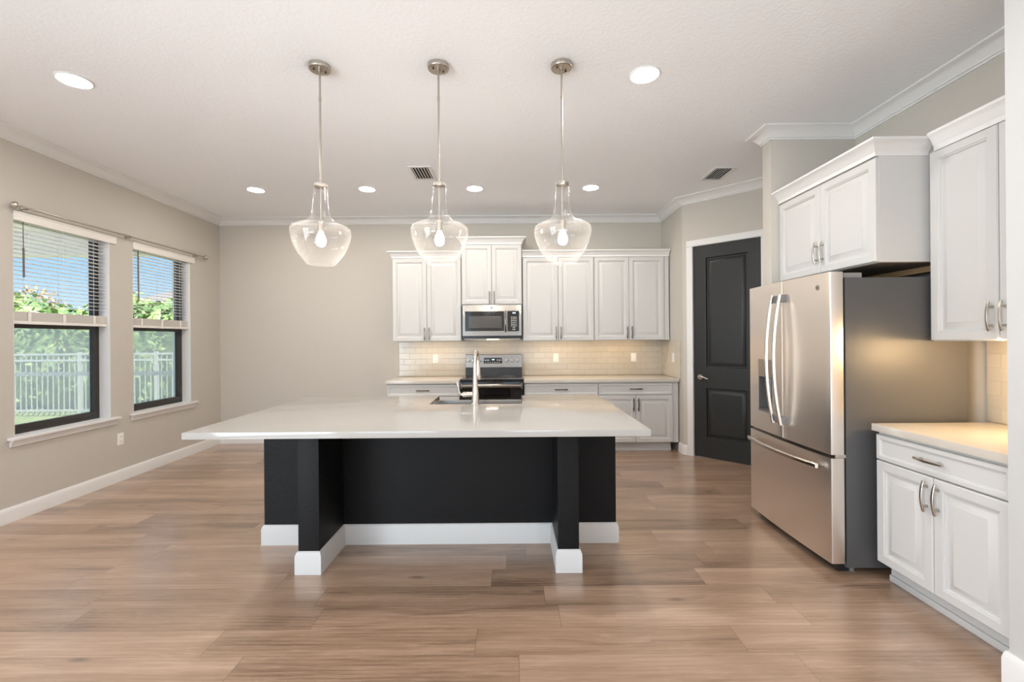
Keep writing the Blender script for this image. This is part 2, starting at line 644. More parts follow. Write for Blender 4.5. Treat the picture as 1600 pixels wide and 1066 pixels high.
# left wall with two window openings; local y runs from the back corner towards the camera (negative)
WZ0, WZ1 = 0.655, 2.435
WIN = [(-2.605, -1.73), (-1.455, -0.585)]
b = MB()
ys = [YR - YB - 0.2, -9.1, -6.2] + [v for w in WIN for v in w] + [0.2]
b.box(-0.2, 0, -9.1, -6.2, 2.45, H)  # head of an unseen opening added for the side fill light
for i in range(0, len(ys), 2):
    b.box(-0.2, 0, ys[i], ys[i + 1], 0, H)
for y0, y1 in WIN:
    b.box(-0.2, 0, y0, y1, 0, WZ0)
    b.box(-0.2, 0, y0, y1, WZ1, H)
struct('wall_left', M['wall'], b, loc=LL, rot=AL)
struct('wall_back', M['wall'], MB().box(-4.2, 2.2, YB, YB + 0.15, 0, H))
struct('wall_return', M['wall'], MB().prism([(XC, YB), (XC, YC), (XC + 0.1, YC + 0.05), (XC + 0.1, YB)], 0, H))
# slanted pantry wall with the doorway
s2 = math.sqrt(0.5)
pt = lambda t, o_=0.0: (XC + t * s2 + o_ * s2, YC - t * s2 + o_ * s2)      # t along the wall, o_ behind it
D0, D1, DH = 0.125, 0.862, 2.475
b = MB()
TE = (XR - XC) / s2
for t0, t1, z0, z1 in ((0, D0, 0, H), (D0, D1, DH, H), (D1, TE, 0, H)):
    b.prism([pt(t0), pt(t1), pt(t1, 0.12), pt(t0, 0.12)], z0, z1)
struct('wall_pantry', M['wall'], b)
b = MB()
b.prism([pt(D0 - 0.1, 0.5), pt(D1 + 0.1, 0.5), pt(D1 + 0.1, 0.55), pt(D0 - 0.1, 0.55)], 0, H)
struct('wall_pantry_inside', M['wall'], b)
struct('wall_right', M['wall'], MB().box(XR, XR + 0.15, YN - 0.1, YC - (XR - XC) + 0.05, 0, H))
struct('wall_beside_fridge', M['wall'], MB().box(XS, XR, YS0, YS1, 0, H, 0.004))
struct('wall_near', M['trim_shaded'], MB().box(XN, XR + 0.15, YR, YN, 0, H, 0.004))
# rear wall, far behind the camera, its two openings added for light and reflections
b = MB()
xs_ = [-4.2] + [v for x0, x1, p_ in REAR for v in (x0, x1)] + [3.1]
for i in range(0, len(xs_), 2):
    b.box(xs_[i], xs_[i + 1], YR - 0.15, YR, 0, H)
for x0, x1, p_ in REAR:
    b.box(x0, x1, YR - 0.15, YR, 2.5, H)
struct('wall_rear', M['wall'], b)

# ---- crown moulding: one run round the whole room
CR = [(0.0, H), (0.092, H), (0.092, H - 0.010), (0.080, H - 0.016), (0.066, H - 0.022), (0.046, H - 0.036), (0.030, H - 0.054),
      (0.020, H - 0.068), (0.020, H - 0.076), (0.010, H - 0.079), (0.010, H - 0.090), (0.0, H - 0.092)]
PTH = [(XL(YR), YR), (-4.0, YB), (XC, YB), (XC, YC), (XR, YC - (XR - XC)), (XR, YS1), (XS, YS1), (XS, YS0), (XR, YS0), (XR, YN), (XN, YN), (XN, YR)]
struct('trim_1', M['trim'], MB().sweep(PTH, CR))


def BB(h, t=0.015):
    return [(0, 0), (t, 0), (t, h - 0.03), (t * 0.75, h - 0.012), (t * 0.45, h), (0, h)]


struct('baseboard_left', M['trim'], MB().sweep([(XL(0.0), 0.0), (-4.0, YB), (-1.54, YB)], BB(0.117)))
struct('baseboard_pantry', M['trim'], MB().sweep([(XC, 5.52), (XC, YC), pt(D0 - 0.075)], BB(0.117)))
struct('baseboard_near', M['trim'], MB().sweep([(2.13, YN), (XN, YN), (XN, YR)], BB(0.135)))
struct('baseboard_right', M['trim'], MB().sweep([(XR, 3.5), (XR, YS1 - 0.12 - 0.001)], BB(0.117)))

# ---- pantry door (slanted wall): local x along the wall, local -y faces the room
dr = thing('door_1', None, None, (*pt(D0), 0), -PI / 4, kind='structure')
DW = D1 - D0
b = MB()
b.box(0.003, DW - 0.003, 0.036, 0.055, 0.008, DH - 0.003)
# stiles and rails in front of the core, panels between them
yf = 0.010
for x0, x1, z0, z1 in ((0.003, 0.138, 0.008, DH - 0.003), (DW - 0.138, DW - 0.003, 0.008, DH - 0.003), (0.138, DW - 0.138, 0.008, 0.236),
                       (0.138, DW - 0.138, 0.818, 1.049), (0.138, DW - 0.138, 2.335, DH - 0.003)):
    b.box(x0, x1, yf, 0.040, z0, z1)
for z0, z1 in ((0.236, 0.818), (1.049, 2.335)):
    b.panel(0.138, DW - 0.138, z0, z1, 0.019, [(-0.001, 0.0085), (0.006, 0.006), (0.012, -0.016), (0.027, -0.016), (0.034, -0.008), (0.066, 0.003), (0.072, 0.003)], False)
struct('door_leaf', M['black_door'], b, dr)
b = MB()
CW = 0.072
cas = [(0, 0.0), (0, 0.016), (0.01, 0.02), (CW - 0.01, 0.014), (CW, 0.009), (CW, 0.0)]
b.box(-CW, 0.0, -0.016, -0.0005, 0, DH + 0.0, 0.004)
b.box(DW, DW + CW, -0.016, -0.0005, 0, DH + 0.0, 0.004)
b.box(-CW, DW + CW, -0.016, -0.0005, DH, DH + CW, 0.004)
b.box(-0.010, 0.002, 0.0, 0.11, 0, DH)
b.box(DW - 0.002, DW + 0.010, 0.0, 0.11, 0, DH)
b.box(-0.010, DW + 0.010, 0.0, 0.11, DH - 0.002, DH + 0.010)
struct('door_casing', M['trim'], b, dr)
b = MB()
hx, hz = 0.076, 0.94
b.cyl((hx, 0.010, hz), (hx, 0.000, hz), 0.032, 0.030, 24)
b.cyl((hx, 0.001, hz), (hx, -0.040, hz), 0.012)
b.tube([(hx - 0.005, -0.040, hz), (hx + 0.02, -0.046, hz + 0.004), (hx + 0.06, -0.046, hz + 0.002), (hx + 0.095, -0.044, hz - 0.012), (hx + 0.108, -0.042, hz - 0.016)], [0.010, 0.010, 0.009, 0.008, 0.006])
struct('door_handle', M['nickel'], b, dr, label='satin nickel lever handle')

# ---- windows
for wi, (y0, y1) in enumerate(WIN):
    wr = thing('window_%d' % (wi + 1), None, None, LL, AL, kind='structure')
    xo, xi = -0.165, -0.105       # frame depth range inside the wall
    f = 0.042
    b = MB()
    b.box(xo, xi, y0, y0 + f, WZ0, WZ1)
    b.box(xo, xi, y1 - f, y1, WZ0, WZ1)
    b.box(xo, xi, y0 + f, y1 - f, WZ0, WZ0 + 0.035)
    b.box(xo, xi, y0 + f, y1 - f, WZ1 - f, WZ1)
    struct('window_frame', M['bronze'], b, wr)
    b = MB()
    zm = 1.545
    b.box(xo + 0.028, xi + 0.012, y0 + f, y1 - f, zm - 0.024, zm + 0.022, 0.003)
    b.box(xo + 0.028, xi + 0.008, y0 + f, y1 - f, WZ0 + 0.035, WZ0 + 0.075, 0.003)
    b.box(xo + 0.028, xi + 0.008, y0 + f, y0 + f + 0.02, WZ0 + 0.075, zm - 0.024)
    b.box(xo + 0.028, xi + 0.008, y1 - f - 0.02, y1 - f, WZ0 + 0.075, zm - 0.024)
    struct('lower_sash', M['bronze'], b, wr)
    struct('window_pane', M['pane'], MB().box(xo + 0.036, xo + 0.040, y0 + f + 0.02, y1 - f - 0.02, WZ0 + 0.075, zm - 0.024), wr)
    struct('window_pane', M['pane'], MB().box(xo + 0.010, xo + 0.014, y0 + f, y1 - f, zm + 0.022, WZ1 - f), wr)
    struct('insect_screen', M['screen'], MB().box(xo + 0.004, xo + 0.006, y0 + f, y1 - f, WZ0 + 0.035, zm), wr)
    # white reveals
    b = MB()
    b.box(xi, -0.001, y0 - 0.001, y0 + 0.004, WZ0, WZ1)
    b.box(xi, -0.001, y1 - 0.004, y1 + 0.001, WZ0, WZ1)
    b.box(xi, -0.001, y0, y1, WZ1 - 0.004, WZ1 + 0.001)
    struct('window_reveal', M['trim'], b, wr)
    b = MB()
    b.box(xi, 0.0, y0, y1, WZ0 - 0.02, WZ0 + 0.002)
    b.box(0.0, 0.045, y0 - 0.055, y1 + 0.075, WZ0 - 0.020, WZ0 + 0.002, 0.006)
    b.prism([(0.0, WZ0 - 0.020), (0.030, WZ0 - 0.020), (0.026, WZ0 - 0.034), (0.014, WZ0 - 0.052), (0.012, WZ0 - 0.072), (0.0, WZ0 - 0.076)], y0 - 0.035, y1 + 0.055, 'y')
    struct('window_sill', M['trim'], b, wr)

# ---- window blinds
BLN = ['white slatted blind half raised in the near left window, wider valance', 'white slatted blind half raised in the far left window, close to the back wall']
for wi, (y0, y1) in enumerate(WIN):
    t = thing('window_blind', BLN[wi], 'blind', LL, AL, 'blinds in the left windows')
    a0, a1 = y0 + 0.008, y1 - 0.008
    v0, v1 = (y0 - 0.0, y1 + 0.065)
    b = MB().box(0.001, 0.014, v0, v1, 2.375, 2.445, 0.003)
    b.box(0.001, 0.020, v0, v1, 2.435, 2.447, 0.003)
    b.box(-0.085, 0.0, a0, a1, 2.385, 2.43)
    b.build('valance', M['blind'], t)
    b = MB()
    z = 2.365
    while z > 1.68:
        b.box(-0.072, -0.030, a0, a1, z - 0.0013, z + 0.0013)
        z -= 0.0345
    b.build('slats', M['blind'], t)
    b = MB()
    z = 1.580
    while z < 1.652:
        b.box(-0.074, -0.028, a0, a1, z, z + 0.0028)
        z += 0.0042
    b.build('slat_stack', M['blind'], t)
    b = MB().box(-0.078, -0.024, a0, a1, 1.553, 1.578, 0.004)
    b.build('bottom_rail', M['blind'], t)
    b = MB()
    for q in (0.16, 0.5, 0.84):
        yq = a0 + (a1 - a0) * q
        b.tube([(-0.026, yq, 2.39), (-0.026, yq, 1.58)], 0.0012, 6)
        b.tube([(-0.076, yq, 2.39), (-0.076, yq, 1.58)], 0.0012, 6)
        b.box(-0.024, -0.020, yq - 0.012, yq + 0.012, 1.553, 1.65)
    b.build('ladder_cords', M['blind'], t)
    yq = a0 + 0.085
    b = MB().tube([(-0.018, yq, 2.39), (-0.016, yq, 2.17 if wi == 0 else 2.36)], 0.003, 6)
    b.tube([(-0.016, yq, 2.17 if wi == 0 else 2.36), (-0.014, yq, 1.93 if wi == 0 else 1.84)], 0.0065, 8)
    b.build('tilt_wand', M['wand'], t, label='dark hanging tilt wand')

# ---- curtain rod over both windows
t = thing('curtain_rod', 'thin nickel curtain rod with ball finials above both left windows', 'curtain rod', LL, AL)
RZ, RX = 2.482, 0.050
ra, rb = -2.60, -0.40
MB().cyl((RX, ra, RZ), (RX, -1.50, RZ), 0.0085).cyl((RX, -1.55, RZ), (RX, rb, RZ), 0.0070).build('rod', M['nickel'], t)
for yq, sgn in ((ra, -1), (rb, 1)):
    b = MB()
    n = 10
    prof = [(0.010, 0.0), (0.013, 0.006), (0.013, 0.012), (0.009, 0.016)] + [(0.027 * math.sin(PI * (0.12 + 0.86 * i / n)), 0.016 + 0.05 * (i / n)) for i in range(n + 1)]
    ringz = [[(RX + r * math.cos(2 * PI * i / 16), yq + sgn * z_, RZ + r * math.sin(2 * PI * i / 16)) for i in range(16)] for r, z_ in prof]
    b.rings(ringz)
    b.build('finial', M['nickel'], t)
for yq in (ra + 0.06, -1.54, rb - 0.12):
    b = MB().cyl((0.0, yq, RZ - 0.006), (0.006, yq, RZ - 0.006), 0.014).cyl((0.004, yq, RZ - 0.008), (RX, yq, RZ - 0.012), 0.005)
    b.tube([(RX - 0.014, yq, RZ - 0.002), (RX - 0.008, yq, RZ - 0.012), (RX + 0.008, yq, RZ - 0.012), (RX + 0.014, yq, RZ - 0.002)], 0.004)
    b.build('bracket', M['nickel'], t)


# ------------------------------------------------------------------ outlets and switches
def outlet(label, loc, rot, kind_='outlet', group='white outlet plates on the tile'):
    """plate in the local xz plane, facing -y"""
    t_ = thing('wall_outlet', label, 'outlet', loc, rot, group)
    MB().box(-0.036, 0.036, -0.006, 0.0, -0.058, 0.058, 0.0025).build('cover_plate', M['plate'], t_)
    if kind_ == 'outlet':
        for dz in (-0.024, 0.024):
            b_ = MB()
            b_.lathe([(0.0155, -0.0), (0.0155, 0.002)], seg=20)
            b_.bm.transform(Matrix.Translation((0, -0.006, dz)) @ Matrix.Rotation(PI / 2, 4, 'X'))
            o_ = b_.build('receptacle', M['plate'], t_)
            b_ = MB()
            for dx in (-0.006, 0.006):
                b_.box(dx - 0.0012, dx + 0.0012, -0.0086, -0.0078, dz - 0.001, dz + 0.008)
            b_.box(-0.002, 0.002, -0.0086, -0.0078, dz - 0.009, dz - 0.005)
            b_.build('slots', M['slot'], o_)
    else:
        MB().box(-0.017, 0.017, -0.009, -0.006, -0.034, 0.034, 0.001).build('rocker', M['plate'], t_)
    return t_


YT = 6.128
outlet('white duplex outlet on tile left of the range', (-1.048, YT, 1.138), 0)
outlet('white wall plate on tile just right of the range', (0.599, YT, 1.143), 0, 'rocker')
outlet('white wall plate on tile, second from the range towards the pantry', (1.662, YT, 1.140), 0, 'rocker')
outlet('white outlet plate on the short tiled return wall beside the pantry door', (2.043, 5.68, 1.15), -PI / 2)
outlet('white outlet low on the left wall between the two windows', (XL(4.518), 4.518, 0.424), PI / 2 + AL, group='outlets on painted wall')

# ------------------------------------------------------------------ backsplash
tag(struct('trim_2', M['tile_x'], MB().box(-1.543, XC - 0.012, 6.128, YB - 0.0005, 0.901, 1.40)))
tag(struct('trim_3', M['tile_y'], MB().box(XC - 0.012, XC - 0.0005, 5.455, YB - 0.0005, 0.901, 1.372, 0.002)))
tag(struct('trim_4', M['tile_y'], MB().box(XR - 0.012, XR - 0.0005, YN, 2.605, 0.901, 1.372, 0.002)))

# ------------------------------------------------------------------ cabinets
DT = 0.021      # door thickness
PNL = [(0.0, 0.0), (0.0, DT - 0.005), (0.005, DT), (0.047, DT), (0.050, DT - 0.005), (0.056, DT - 0.006), (0.060, DT - 0.014), (0.067, DT - 0.014), (0.072, DT - 0.012), (0.098, DT - 0.003), (0.100, DT - 0.001), (0.102, DT - 0.001)]
DRW = [(0.0, 0.0), (0.0, DT - 0.004), (0.004, DT), (0.022, DT), (0.025, DT - 0.004), (0.029, DT - 0.005), (0.032, DT - 0.009), (0.037, DT - 0.009), (0.038, DT - 0.009)]


def pull(mb, cx, cz, yf_, L=0.15, vert=True):
    """bowed bar pull standing off the front at y = yf_"""
    P = []
    n = 12
    for i in range(n + 1):
        s_ = -1 + 2 * i / n
        off = 0.020 + 0.013 * (1 - s_ * s_)
        P.append((cx, yf_ - off, cz + s_ * L / 2) if vert else (cx + s_ * L / 2, yf_ - off, cz))
    mb.tube(P, 1.0, flat=(0.013, 0.006), up=(0, 1, 0))
    for sg in (-1, 1):
        d = sg * L * 0.32
        a = (cx, yf_ - 0.026, cz + d) if vert else (cx + d, yf_ - 0.026, cz)
        c = (cx, yf_, cz + d) if vert else (cx + d, yf_, cz)
        mb.cyl(c, a, 0.0048, seg=10)
        mb.cyl(c, ((c[0], c[1] - 0.003, c[2])), 0.0075, seg=12)


def cab_crown(mb, path, z, h=0.085, pr=0.055):
    prof = [(0.0, z), (0.006, z), (0.006, z + 0.022 * h / 0.085), (0.010, z + 0.026 * h / 0.085), (0.016, z + 0.034 * h / 0.085), (0.030 * pr / 0.055, z + 0.054 * h / 0.085),
            (0.044 * pr / 0.055, z + 0.066 * h / 0.085), (0.050 * pr / 0.055, z + 0.069 * h / 0.085), (pr, z + 0.073 * h / 0.085), (pr, z + h), (0.0, z + h)]
    mb.sweep(path, prof)


def cabinet(label, loc, rot, w, d, z0, z1, fronts, group, toe=None, crown=None, cat='cabinet', name='kitchen_cabinet', dark_under=False, filler=None, recess=0.0):
    """local x runs to the viewer's right, y=0 is the carcass front, doors in front of it.
    fronts: (kind, x0, x1, z0, z1, pull or None) with pull=(x, z, vertical, length)"""
    t_ = thing(name, label, cat, loc, rot, group)
    b_ = MB().box(0, w, 0.0, d, z0 + recess, z1)
    if recess:
        b_.box(0, w, 0.0, 0.018, z0, z0 + recess)
    b_.build('carcass', M['cab'], t_)
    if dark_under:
        MB().box(0.02, w - 0.02, 0.02, d - 0.01, z0 - 0.002, z0 - 0.0002).build('underside', M['cab_in'], t_, label='dark brown underside')  # thin dark brown sheet just below the carcass
    if filler:
        MB().box(filler[0], filler[1], 0.0, 0.03, z0, z1).build('filler_strip', M['cab'], t_)
    for kind_, x0, x1, f0, f1, pl in fronts:
        b_ = MB().panel(x0, x1, f0, f1, -0.001, PNL if kind_ == 'door' else DRW)
        o_ = b_.build(kind_ if kind_ == 'door' else 'drawer', M['cab'], t_)
        if pl:
            b_ = MB()
            pull(b_, pl[0], pl[1], -0.001 - DT, pl[3] if len(pl) > 3 else 0.15, pl[2])
            b_.build('handle', pl[4] if len(pl) > 4 else M['nickel'], o_)
    if toe:
        MB().box(0.0, w, toe, toe + 0.02, 0.0, z0 - 0.0005).box(0.0, w, toe - 0.012, toe, 0.0, 0.035, 0.004).build('toe_kick', M['cab'], t_)
    if crown:
        for cpath, cz, ch, cpr in crown:
            b_ = MB()
            cab_crown(b_, cpath, cz, ch, cpr)
            b_.build('crown_moulding', M['trim'], t_)
    return t_


def two_doors(w, z0, z1, vert_z, L=0.15, gap=0.002, mrg=0.004, metal=None, split=None):
    c = w / 2 if split is None else split
    ex = (metal,) if metal else ()
    return [('door', mrg, c - gap, z0, z1, (c - 0.030, vert_z, True, L) + ex),
            ('door', c + gap, w - mrg, z0, z1, (c + 0.030, vert_z, True, L) + ex)]


GU = 'white wall cabinets over the back counter'
GB = 'white base cabinets along the back wall'
ND = M['nickel_dark']
YU = 5.812                      # carcass front of the wall cabinets
DU = YB - 0.013 - YU
cabinet('white two-door wall cabinet left of the microwave, end of the run', (-1.545, YU, 0), 0, 0.893, DU, 1.378, 2.462,
        two_doors(0.893, 1.381, 2.452, 1.475, 0.16, metal=M['nickel_mid']), GU, crown=[([(0, DU), (0, -0.021), (0.893, -0.021)], 2.455, 0.085, 0.055)])
YM = 5.77
DM = YB - 0.013 - YM
cabinet('white two-door wall cabinet above the microwave, taller than its neighbours', (-0.643, YM, 0), 0, 0.775, DM, 1.845, 2.625,
        two_doors(0.775, 1.848, 2.615, 1.935, 0.16, metal=M['nickel_mid']), GU, crown=[([(0, DM), (0, -0.021), (0.775, -0.021), (0.775, DM)], 2.618, 0.09, 0.058)])
cabinet('white two-door wall cabinet immediately right of the microwave', (0.139, YU, 0), 0, 0.926, DU, 1.374, 2.462,
        two_doors(0.926, 1.377, 2.452, 1.475, 0.16, metal=M['nickel_mid']), GU, crown=[([(0, -0.021), (0.926, -0.021)], 2.455, 0.085, 0.055)])
cabinet('white two-door wall cabinet closest to the pantry wall on the back wall', (1.067, YU, 0), 0, 0.905, DU, 1.374, 2.462,
        two_doors(0.905, 1.377, 2.452, 1.475, 0.16, metal=M['nickel_mid']), GU, crown=[([(0, -0.021), (0.972, -0.021)], 2.455, 0.085, 0.055)], filler=(0.9055, 0.972))

YBC = 5.515
DB = YB - 0.013 - YBC


def base_fronts(w, metal=ND, split=None):
    return [('drawer', 0.004, w - 0.004, 0.706, 0.845, (w / 2, 0.778, False, 0.16, metal))] + two_doors(w, 0.120, 0.698, 0.585, 0.16, metal=metal, split=split)


cabinet('white base cabinet with drawer left of the range', (-1.541, YBC, 0), 0, 0.895, DB, 0.115, 0.859, base_fronts(0.895), GB, toe=0.075)
cabinet('white base cabinet with drawer touching the right side of the range', (0.143, YBC, 0), 0, 0.911, DB, 0.115, 0.859, base_fronts(0.911), GB, toe=0.075)
cabinet('white base cabinet with drawer and two doors by the pantry wall', (1.056, YBC, 0), 0, 0.914, DB, 0.115, 0.859, base_fronts(0.914), GB, toe=0.075, filler=(0.9145, 0.983))

MB().box(-1.558, -0.644, 5.475, 6.127, 0.860, 0.900, 0.004).build('countertop', M['quartz_beige'], label='pale quartz countertop left of the range under the tile', cat='countertop', group='back wall countertops')
MB().box(0.141, XC - 0.013, 5.475, 6.127, 0.860, 0.900, 0.004).build('countertop', M['quartz_beige'], label='long pale quartz countertop right of the range reaching the pantry wall', cat='countertop', group='back wall countertops')

# right-hand run
RT = -PI / 2
XF = 2.171                       # carcass front of the fridge cabinet
WF = 0.955
cabinet('white two-door wall cabinet over the fridge', (XF, YS0 - 0.004, 0), RT, WF, XR - XF - 0.002, 1.838, 2.475,
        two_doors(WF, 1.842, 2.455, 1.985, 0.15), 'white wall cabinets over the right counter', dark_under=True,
        crown=[([(0, -0.021), (WF, -0.021), (WF, 0.289)], 2.462, 0.090, 0.06)])
fc = [o for o in bpy.data.objects if o.get('label', '').startswith('white two-door wall cabinet over the fridge')][0]
MB().box(0.05, WF - 0.02, 0.43, 0.47, 1.800, 1.8355).build('mounting_cleat', M['wood'], fc, label='bare pine strip under the cabinet')
XU = 2.461
YU0 = 2.616
WU = YU0 - 1.888
cabinet('tall white wall cabinet on the right above the short counter', (XU, YU0, 0), RT, WU, XR - XU - 0.002, 1.370, 2.475,
        two_doors(WU, 1.374, 2.462, 1.497, 0.15, split=0.372), 'white wall cabinets over the right counter', recess=0.028, filler=(WU + 0.0005, YU0 - YN - 0.002),
        crown=[([(0.040, -0.021), (YU0 - YN - 0.002, -0.021)], 2.462, 0.102, 0.046)])
XBF = 2.100
YB0 = 2.568
WB = YB0 - 1.862
cabinet('white base cabinet with drawer and two doors in the right foreground', (XBF, YB0, 0), RT, WB, XR - XBF - 0.002, 0.115, 0.859,
        [('drawer', 0.004, WB - 0.004, 0.702, 0.842, (WB / 2 - 0.015, 0.775, False, 0.15))] + two_doors(WB, 0.118, 0.694, 0.595, 0.155, split=0.348),
        'right counter cabinets', toe=0.065, filler=(WB + 0.0005, YB0 - YN - 0.002))
MB().box(2.064, XR - 0.013, YN + 0.002, 2.578, 0.860, 0.900, 0.004).build('countertop', M['quartz_beige'], label='short quartz countertop beside the fridge in the right foreground', cat='countertop')

# under-cabinet strips (warm)
for nm, x0, x1, w_ in (('under_cabinet_lamp', -1.35, -0.72, 1.0), ('under_cabinet_lamp', 0.25, 1.02, 1.2), ('under_cabinet_lamp', 1.1, 1.75, 1.0)):
    area_light(nm, ((x0 + x1) / 2, 5.93, 1.368), (0, 0.15, -1), x1 - x0, 0.03, UNDER * w_, WARM)
area_light('under_cabinet_lamp', (XU + 0.034, 2.24, 1.392), (0.15, 0, -1), 0.012, 0.62, UNDER * 1.6, WARM)

area_light('under_cabinet_lamp', (2.56, 2.05, 1.358), (-0.40, 1.0, -0.42), 0.34, 0.03, UNDER * 7.0, WARM)

# ------------------------------------------------------------------ microwave
t = thing('microwave', 'stainless over-the-range microwave under the middle wall cabinet', 'microwave', (-0.6425, 5.735, 0), 0)
MWw = 0.774
MB().box(0.002, MWw - 0.002, 0.02, 0.385, 1.408, 1.842, 0.004).build('body', M['dark'], t)
b = MB()
z0, z1 = 1.445, 1.840
wx0, wx1, wz0, wz1 = 0.043, 0.545, 1.505, 1.758
b.box(0.012, wx0, 0, 0.02, z0, z1)
b.box(wx1, 0.585, 0, 0.02, z0, z1)
b.box(wx0, wx1, 0, 0.02, z0, wz0)
b.box(wx0, wx1, 0, 0.02, wz1, z1)
dd = b.build('door', M['steel'], t)
MB().box(wx0, wx1, 0.003, 0.018, wz0, wz1).build('door_glass', M['black_glass'], dd)
MB().box(wx0 + 0.045, wx1 - 0.030, 0.0015, 0.003, wz0 + 0.040, wz1 - 0.062).build('window', M['mw_glass'], dd)
b = MB()
b.tube([(0.563, -0.006, 1.495), (0.563, -0.030, 1.525), (0.563, -0.036, 1.63), (0.563, -0.030, 1.735), (0.563, -0.006, 1.765)], 0.011)
b.build('handle', M['steel'], dd)
b = MB()
b.box(0.585, 0.765, 0, 0.02, z0, 1.500)
b.box(0.585, 0.765, 0, 0.02, 1.760, z1)
b.box(0.735, 0.765, 0, 0.02, 1.500, 1.760)
b.build('control_surround', M['steel'], t)
cp = MB().box(0.585, 0.735, 0.002, 0.018, 1.500, 1.760).build('control_panel', M['black_glass'], t)
MB().box(0.652, 0.690, 0.0008, 0.0018, 1.728, 1.742).build('display', M['led'], cp)
b = MB()
for r in range(8):
    for c_ in range(4):
        if r < 2 and c_ in (0, 3):
            continue
        b.box(0.632 + c_ * 0.020, 0.644 + c_ * 0.020, 0.0010, 0.0019, 1.520 + r * 0.0225, 1.5275 + r * 0.0225)
b.build('keypad', M['plate'], cp)


def emblem(parent, m1, m2, x, y, z, r):
    """round maker's badge: disc, raised rim and a looped script stroke"""
    b_ = MB()
    b_.lathe([(r, 0.0), (r, 0.0015), (r * 0.88, 0.0022), (r * 0.84, 0.0012), (0.0001, 0.0012)], seg=28)
    b_.bm.transform(Matrix.Translation((x, y, z)) @ Matrix.Rotation(PI / 2, 4, 'X'))
    o_ = b_.build('emblem', m1, parent)
    b_ = MB()
    pts = [(x + r * (-0.38 + 0.30 * math.cos(a)), y - 0.0016, z + r * 0.40 * math.sin(a)) for a in [0.9 + i * 0.45 for i in range(13)]]
    b_.tube(pts, r * 0.07, 6)
    pts = [(x + r * 0.62, y - 0.0016, z + r * 0.3), (x + r * 0.3, y - 0.0016, z + r * 0.42), (x + r * 0.12, y - 0.0016, z + r * 0.2), (x + r * 0.35, y - 0.0016, z), (x + r * 0.1, y - 0.0016, z - r * 0.25), (x + r * 0.35, y - 0.0016, z - r * 0.42), (x + r * 0.64, y - 0.0016, z - r * 0.25)]
    b_.tube(pts, r * 0.07, 6)
    b_.build('script', m2, o_)


emblem(dd, M['grey_plastic'], M['plate'], MWw / 2 - 0.002, 0.0, 1.803, 0.014)
MB().box(0.03, MWw - 0.03, 0.04, 0.36, 1.400, 1.408).build('vent_base', M['steel'], t)
MB().box(0.32, 0.47, 0.045, 0.075, 1.397, 1.400).build('task_lamp', M['hoodlamp'], t)
area_light('hood_lamp', (-0.25, 5.86, 1.392), (0, 0.35, -1), 0.5, 0.06, UNDER * 0.55, (1.0, 0.74, 0.5))

# ------------------------------------------------------------------ range
t = thing('range', 'freestanding stainless electric range with black glass, below the microwave', 'range', (-0.640, 5.47, 0), 0)
RW = 0.777
MB().box(0.004, RW - 0.004, 0.03, 0.64, 0.04, 0.895).build('body', M['dark'], t)
MB().box(0.0, RW, -0.012, 0.60, 0.895, 0.915, 0.005).build('cooktop', M['black_glass'], t)
b = MB()
for bx, by, br_ in ((0.20, 0.16, 0.095), (0.57, 0.16, 0.11), (0.20, 0.43, 0.075), (0.57, 0.43, 0.09)):
    seg = 32
    for rr in (br_, br_ * 0.6):
        b = MB().rings([[(bx + r_ * math.cos(2 * PI * i / seg), by + r_ * math.sin(2 * PI * i / seg), z_) for i in range(seg)] for r_, z_ in ((rr, 0.9151), (rr, 0.9155), (rr - 0.003, 0.9155), (rr - 0.003, 0.9151))], False, False, True)
        b.build('burner_ring', M['grey_plastic'], t)
od = MB().box(0.006, RW - 0.006, -0.012, 0.028, 0.215, 0.878, 0.004).build('oven_door', M['black_glass'], t)
MB().box(0.006, RW - 0.006, -0.015, -0.0125, 0.215, 0.30).build('door_trim', M['steel'], od)
b = MB()
b.tube([(0.030, -0.062, 0.835), (RW - 0.030, -0.062, 0.835)], 0.024, 20)
for xx in (0.026, RW - 0.026):
    b.tube([(xx, -0.010, 0.800), (xx, -0.045, 0.805), (xx, -0.066, 0.830), (xx, -0.050, 0.856), (xx, -0.012, 0.866)], 0.011, 10)
b.build('handle', M['steel'], od)
dw = MB().box(0.006, RW - 0.006, -0.012, 0.028, 0.06, 0.205, 0.004).build('storage_drawer', M['steel'], t)
bg = MB().prism([(0.575, 0.915), (0.635, 0.915), (0.635, 1.195), (0.600, 1.195)], 0.010, RW - 0.004, 'x').build('backguard', M['dark'], t)
b = MB().prism([(0.5985, 1.022), (0.6035, 1.022), (0.6135, 1.190), (0.6065, 1.190)], 0.012, RW - 0.006, 'x')
b.bm.transform(Matrix.Translation((0, -0.018, 0)))
b.build('control_fascia', M['steel'], bg)
b = MB().box(0.255, 0.505, 0.574, 0.582, 1.075, 1.150, 0.006)
ds = b.build('display_window', M['black_glass'], bg)
MB().box(0.368, 0.400, 0.5725, 0.574, 1.117, 1.131).build('display_digits', M['led'], ds)
b = MB()
for c_ in range(7):
    for r in range(2):
        if r == 1 and 2 <= c_ <= 4:
            continue
        MB().box(0.275 + c_ * 0.031, 0.291 + c_ * 0.031, 0.573, 0.5745, 1.088 + r * 0.028, 1.094 + r * 0.028).build('touch_key', M['plate'], ds)
MB().box(0.212, 0.222, 0.574, 0.582, 1.096, 1.112).build('indicator', M['dark'], bg)
for kx in (0.048, 0.112, 0.565, 0.640, 0.712):
    b = MB()
    b.cyl((kx, 0.590, 1.110), (kx, 0.574, 1.109), 0.027, 0.026, 24)
    b.cyl((kx, 0.575, 1.109), (kx, 0.552, 1.107), 0.022, 0.019, 24)
    b.box(kx - 0.004, kx + 0.004, 0.546, 0.554, 1.090, 1.126, 0.001)
    b.build('knob', M['chrome'], bg)

